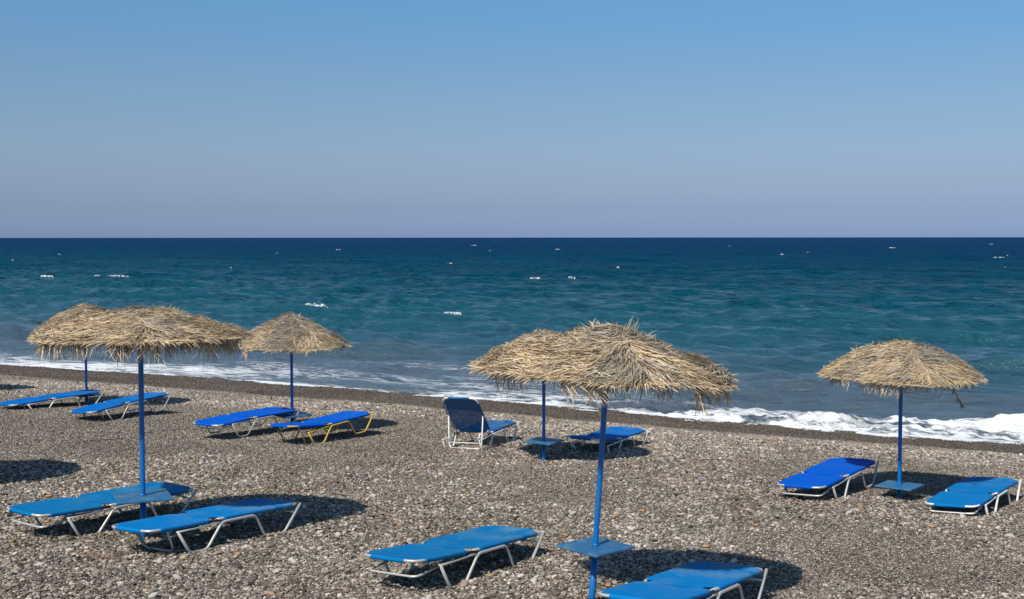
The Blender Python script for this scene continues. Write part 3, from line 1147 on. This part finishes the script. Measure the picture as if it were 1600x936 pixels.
# the bleached stick and the dark dangling frond on it
sb = MB()
sb.tube([(-.26, -1.0, 1.645), (-.10, -1.03, 1.635), (.09, -1.03, 1.605)], .009, 6)
sb.build('loose_stick', M_stick, right)
df = MB()
rsd = random.Random(3)
p0 = Vector((.31, -.95, 1.62))
spine = [p0 + Vector((.16 * t, 0, -.27 * t ** 1.4)) for t in (0, .25, .5, .75, 1)]
df.tube(spine, .006, 5)
for k in range(26):
    t = rsd.uniform(.1, 1)
    p = p0 + Vector((.16 * t, 0, -.27 * t ** 1.4))
    df.tube([p, p + Vector((rsd.uniform(-.03, .045), rsd.uniform(-.03, .03), -rsd.uniform(.02, .05)))], .004, 4)
df.build('dangling_frond', painted('dead_dark_frond', (.05, .035, .025), .8, .2, (.1, .08, .05), .3), right)
rearc = make_parasol((0.50, 19.08), 1.01, 1.485, 1.09, -.215, .49, PI / 4 + .25, 17, n_str=8000, pw=1.7, lump=.06, fringe=.3,
                     droops=[(-2.4, .94, 'hang', .1, 16, .5), (3.1, .97, 'out', .16, 24, .4), (-2.0, .95, 'hang', .12, 12, .5)], tufts=[(1.8, .1, 'up', .08, 14, .8)])
tag(rearc, 'thatched parasol mostly hidden behind the nearest one, just right of the upright-backed lounger', 'parasol', G_par)
midl = make_parasol((-4.04, 22.19), 1.03, 1.57, 1.06, -.25, .55, PI / 4 - .1, 23, n_str=8000, pw=1.45, lump=.08, fringe=.5,
                    droops=[(-2.35, .96, 'hang', .22, 18, .25), (0.0, .97, 'out', .14, 14, .3)], tufts=[(.5, .12, 'up', .08, 18, .8)])
tag(midl, 'small peaked thatched parasol standing behind the yellow-framed lounger', 'parasol', G_par)
farl = make_parasol((-9.18, 26.09), .93, 1.55, 1.10, -.385, .55, PI / 4 + .2, 29, n_str=6500, pw=1.7, lump=.04, fringe=.25, tint_dark=.15)
tag(farl, 'farthest thatched parasol, half hidden behind the wide flat one at left', 'parasol', G_par)


def copy_tree(o, parent=None):
    c = o.copy()
    COL.objects.link(c)
    if parent:
        c.parent = parent
    for ch in o.children:
        copy_tree(ch, c)
    return c


# two more stand just left of the picture; only their shadows reach into it
for (x, y, rz_, lab_) in ((-7.9, 15.6, .8, 'thatched parasol beyond the left edge whose large shadow lies behind the nearest left lounger'),
                         (-13.6, 28.4, 2.1, 'thatched parasol beyond the left edge whose small shadow lies near the waterline')):
    c = copy_tree(farl)
    c.location = (x, y, gz(x, y))
    c.rotation_euler = (0, 0, rz_)
    c['label'] = lab_

# ------------------------------------------------------------------ sun loungers
W2, LG, HX, HH = .333, 2.035, .80, .273
HB = -.055           # outer edge of the head end
XA, XB, XC, XD = .438, .658, 1.477, 1.754
RT = .0135


def sheet(fn, nu, nv, thick=.004):
    """closed thin cloth from a grid function fn(u,v)->Vector"""
    g = [[Vector(fn(i / nu, j / nv)) for j in range(nv + 1)] for i in range(nu + 1)]
    mb = MB()
    vs, fs = [], []
    for s in (0, 1):
        for i in range(nu + 1):
            for j in range(nv + 1):
                a = g[min(i + 1, nu)][j] - g[max(i - 1, 0)][j]
                b = g[i][min(j + 1, nv)] - g[i][max(j - 1, 0)]
                n = a.cross(b)
                n = n.normalized() if n.length > 1e-9 else Vector((0, 0, 1))
                vs.append(g[i][j] - n * thick * s)
    k = nv + 1
    o = (nu + 1) * k
    for i in range(nu):
        for j in range(nv):
            a = i * k + j
            fs.append((a, a + k, a + k + 1, a + 1))
            fs.append((o + a, o + a + 1, o + a + k + 1, o + a + k))
    for i in range(nu):
        a = i * k
        fs.append((a, o + a, o + a + k, a + k))
        a = i * k + nv
        fs.append((a, a + k, o + a + k, o + a))
    for j in range(nv):
        fs.append((j, j + 1, o + j + 1, o + j))
        a = nu * k + j
        fs.append((a, o + a, o + a + 1, a + 1))
    mb.add(vs, fs)
    return mb


def smooth01(t):
    t = max(0.0, min(1.0, t))
    return t * t * (3 - 2 * t)


def make_lounger(cloth, metal, back=0.0, strut='folded', seed=0, sag=.018, leg_metal=None):
    rs = random.Random(seed)
    leg_metal = leg_metal or metal
    root = empty('sun_lounger', (0, 0, 0))
    hb = Vector((HX, 0, HH))
    ca, sa = math.cos(back), math.sin(back)

    def bk(x, y, z):          # a point of the flat backrest turned about the hinge
        dx, dz = x - HX, z - HH
        return Vector((HX + dx * ca + dz * sa, y, HH - dx * sa + dz * ca))
    # --- frames
    m = MB()
    y = W2 - RT
    pts = [(HX + .02, -y + .055, HH - .02), (HX + .05, -y + .012, HH), (HX + .12, -y, HH), (LG - RT, -y, HH), (LG - RT, y, HH), (HX + .12, y, HH), (HX + .05, y - .012, HH), (HX + .02, y - .055, HH - .02)]
    path = [Vector(pts[0]), Vector(pts[1])] + fillet(pts[2:6], .125, 6) + [Vector(pts[6]), Vector(pts[7])]
    m.tube(path, RT, 8)
    m.build('seat_frame', metal, root)
    m = MB()
    pts = [(HX - .02, -y + .055, HH - .02), (HX - .06, -y + .012, HH), (HX - .13, -y, HH), (HB + RT, -y, HH), (HB + RT, y, HH), (HX - .13, y, HH), (HX - .06, y - .012, HH), (HX - .02, y - .055, HH - .02)]
    path = [Vector(pts[0]), Vector(pts[1])] + fillet(pts[2:6], .125, 6) + [Vector(pts[6]), Vector(pts[7])]
    m.tube([bk(*p) for p in path], RT, 8)
    m.build('backrest_frame', metal, root)
    # --- the zigzag leg tube on each side
    for s in (-1, 1):
        yy = s * (W2 + RT * .35)
        m = MB()
        z0 = -.012
        zt = HH - .028
        pts = [(.285, yy, zt - .02), (XA, yy, z0), (XB, yy, z0), (.865, yy, zt - .005), (1.33, yy, zt), (XC, yy, z0), (XD, yy, z0), (LG - .022, yy, HH + .004)]
        m.tube(fillet(pts, .055, 4), RT * 1.12, 8)
        m.build('leg_frame', leg_metal, root)
        m = MB()
        m.tube([(.27, yy * .985, zt - .022), (.50, yy * .98, zt - .020), (HX - .03, yy * .97, HH - .035), (.87, yy * .99, zt - .012)], RT * .8, 8)
        m.build('side_rail', metal, root)
        m = MB()
        m.box((HX + .005, s * (W2 - .030), HH - .022), (.085, .018, .045), bev=.006)
        m.box((HX - .075, s * (W2 - .018), HH - .022), (.03, .024, .06), bev=.006)
        m.build('hinge', M_hinge, root)
        m = MB()                     # notched rack that the backrest hoop catches in
        for k in range(5):
            xk = .33 + .055 * k
            m.box((xk, s * (W2 - .075), HH - .075), (.012, .01, .055), Euler((0, .7, 0)).to_matrix(), bev=.003)
        m.box((.45, s * (W2 - .075), HH - .048), (.32, .012, .014), bev=.003)
        m.build('notched_rack', M_hinge if seed % 2 else metal, root)
    m = MB()
    m.tube([(1.90, -W2, HH - .075), (1.90, W2, HH - .075)], .010, 8)
    m.build('crossbar', metal, root)
    m = MB()
    m.tube([(1.30, -W2, HH - .045), (1.30, W2, HH - .045)], .010, 8)
    m.build('crossbar', metal, root)
    # --- hoop that props the backrest
    m = MB()
    w = W2 - .055
    if strut == 'folded':
        pts = [(.52, -w, HH - .045), (HB + .07, -w, HH - .115), (HB + .07, w, HH - .115), (.52, w, HH - .045)]
    elif strut == 'down':
        pts = [(.20, -w, HH - .02), (.33, -w * .8, .012), (.33, w * .8, .012), (.20, w, HH - .02)]
    else:                            # raised: runs from the middle of the back down to the rack
        q = bk(.36, -w - .04, HH)
        q2 = bk(.36, w + .04, HH)
        pts = [q, (q.x - .07, -w - .02, .06), (q.x - .07, w + .02, .06), q2]
    m.tube(fillet(pts, .075, 5), RT * .85, 8)
    if strut == 'raised':
        m.tube([(q.x - .062, -w - .02, .15), (q.x - .062, w + .02, .15)], .009, 8)
    m.build('prop_hoop', metal, root)

    # --- cloth: stretched over both rails and over the end bar, corners left bare
    ph = rs.uniform(0, 6)
    rr_ = RT + .0055

    def cloth_fn(x_h, x_e, tr, fx):
        """x_h hinge end, x_e centre of the end bar"""
        sg = 1 if x_e > x_h else -1
        Lc = abs(x_e - x_h)

        def f(u, v):
            q = 1 - 2 * v if sg < 0 else v * 2 - 1
            e = abs(q)
            if u < .94:
                d, dre = u / .94 * Lc, 0.0
            else:
                a = (u - .94) / .06 * PI
                d = Lc + rr_ * math.sin(a)
                dre = rr_ * (1 - math.cos(a)) * 1.1
            ch = max(0.0, 1 - d / .125)
            ce = max(0.0, 1 - (Lc + .004 - d) / .125)
            yr = W2 - RT - .100 * smooth01(ch * 1.15) - .135 * min(1, ce)
            wrap = 1 - smooth01(max(ch, ce) * 2.5) * .75
            if e < .86:
                yy, drs = e / .86 * yr, 0.0
            else:
                a = (e - .86) / .14 * PI
                yy = yr + rr_ * math.sin(a) * (1 if wrap > .9 else wrap)
                drs = rr_ * (1 - math.cos(a)) * 1.15 * wrap
            x = x_h + sg * d
            t = min(1, e / .86)
            z = HH + rr_ - max(dre, drs) - sag * (1 - t ** 2.2) * smooth01(d / .1 + .6) * smooth01((Lc - d) / .16)
            z += .0018 * math.sin(x * 9 + q * 3 + ph) * (1 - t)
            return fx(x, math.copysign(yy, q), z)
        return f

    def vmap(fn):
        g = [k / 9 * .86 for k in range(9)] + [.86 + .14 * k / 7 for k in range(8)]
        full = [-a for a in g[::-1]] + g[1:]

        def h(u, v):
            i_ = int(round(v * (len(full) - 1)))
            return fn(u, (full[i_] + 1) / 2)
        return h, len(full) - 1

    def umap(fn, n_):
        g = [k / n_ * .94 for k in range(n_)] + [.94 + .06 * k / 7 for k in range(8)]

        def h(u, v):
            return fn(g[int(round(u * (len(g) - 1)))], v)
        return h, len(g) - 1
    for nm, xh, xe, fx, n_ in (('seat_sling', HX - .004, LG - RT, lambda *p: Vector(p), 44), ('backrest_sling', HX + .014, HB + RT, lambda a_, b_, c_: bk(a_, b_, c_ - .0025), 30)):
        f1, nv_ = vmap(cloth_fn(xh, xe, 1, fx))
        f2, nu_ = umap(f1, n_)
        sheet(f2, nu_, nv_, .003).build(nm, cloth, root)
    return root


G_l = 'blue sun loungers set out on the gravel'
# x, y, dz, heading, pitch, backrest angle, roll, cloth, metal, leg metal, strut, label
LOUNGERS = [
    (-4.505, 13.559, .004, .963, -.025, .024, .020, F_teal, M_steel, None, 'folded', 'blue lounger passing behind the pole and table of the wide flat parasol'),
    (-3.156, 12.864, -.015, .969, -.044, .001, -.049, F_azure, M_steel, None, 'down', 'blue lounger in front of the wide flat parasol table, its foot end faded'),
    (-.469, 11.598, -.009, .978, -.058, .038, -.040, F_teal, M_steel, None, 'folded', 'dull azure lounger standing alone left of the table of the nearest parasol'),
    (1.498, 10.054, .038, 1.025, -.094, .035, -.037, F_azure, M_steel, None, 'folded', 'nearest blue lounger, cut by the bottom edge, right of the leaning pole'),
    (4.402, 16.577, .010, .944, .023, .004, -.047, F_cobalt, M_steel, None, 'folded', 'cobalt blue lounger left of the pole of the evenly domed parasol at right'),
    (6.074, 15.748, -.070, .939, -.010, -.023, -.060, F_bright, M_white, None, 'folded', 'azure lounger with white legs at the right edge, beyond the domed parasol'),
    (-.536, 20.83, -.019, 1.176, .018, .90, -.033, F_net, M_white, None, 'raised', 'blue lounger with its backrest raised, the only one set upright'),
    (1.696, 21.054, -.080, 1.056, -.008, .12, .010, F_royal, M_white, None, 'down', 'blue lounger seen behind the leaning pole, right of the upright-backed lounger'),
    (-4.661, 21.565, .07, 1.025, -.012, -.051, .002, F_cobalt, M_steel, None, 'folded', 'cobalt lounger with a silver frame, left of the yellow-framed one'),
    (-3.245, 21.101, .04, .994, .043, .13, -.035, F_cobalt, M_yellow, None, 'down', 'cobalt lounger on a yellow tube frame'),
    (-9.549, 25.35, -.046, .888, .024, -.034, -.020, F_royal, M_steel, None, 'down', 'blue lounger at the far left, running to the pole of the farthest parasol'),
    (-7.613, 23.836, .045, 1.074, .043, -.046, -.041, F_royal, M_steel, None, 'down', 'blue lounger crossing behind the pole of the wide parasol, right of the farthest parasol'),
]
for i, (x, y, dz, th, pi_, ba, ro, cl, me, lm, stt, lab) in enumerate(LOUNGERS):
    o = make_lounger(cl, me, ba, stt, seed=i, leg_metal=lm)
    # the fit turns about (1.1, 0, 0) on the ground line: roll, then pitch, then heading
    Rm = Matrix.Rotation(th, 3, 'Z') @ Matrix(((math.cos(pi_), 0, -math.sin(pi_)), (0, 1, 0), (math.sin(pi_), 0, math.cos(pi_)))) @ Matrix.Rotation(ro, 3, 'X')
    zc = float(ground_base(NX * x + NY * y)) + dz
    M4 = Rm.to_4x4()
    M4.translation = Vector((x, y, zc)) - Rm @ Vector((1.1, 0, 0))
    o.matrix_world = M4
    tag(o, lab, 'sun lounger', G_l)

# ------------------------------------------------------------------ litter on the gravel
tw = MB()
rr = random.Random(5)
tx, ty = -4.35, 11.9
for k in range(4):
    pts = []
    a = -.2 + rr.uniform(-.25, .25)
    x, y = tx + rr.uniform(-.1, .2), ty + rr.uniform(-.05, .05)
    for j in range(5):
        pts.append((x - tx, y - ty, gz(x, y) - gz(tx, ty) + .022 + .004 * rr.random()))
        x += .09 * math.cos(a)
        y += .09 * math.sin(a)
        a += rr.uniform(-.3, .3)
    tw.tube(pts, .0025, 5)
o = tw.build('twig', painted('dry_reddish_twig', (.26, .15, .09), .8, .2, (.2, .1, .05), .3))
o.location = (tx, ty, gz(tx, ty))
tag(o, 'dry reddish twig lying on the gravel at the lower left', 'twig')

print('objects', len(bpy.data.objects))
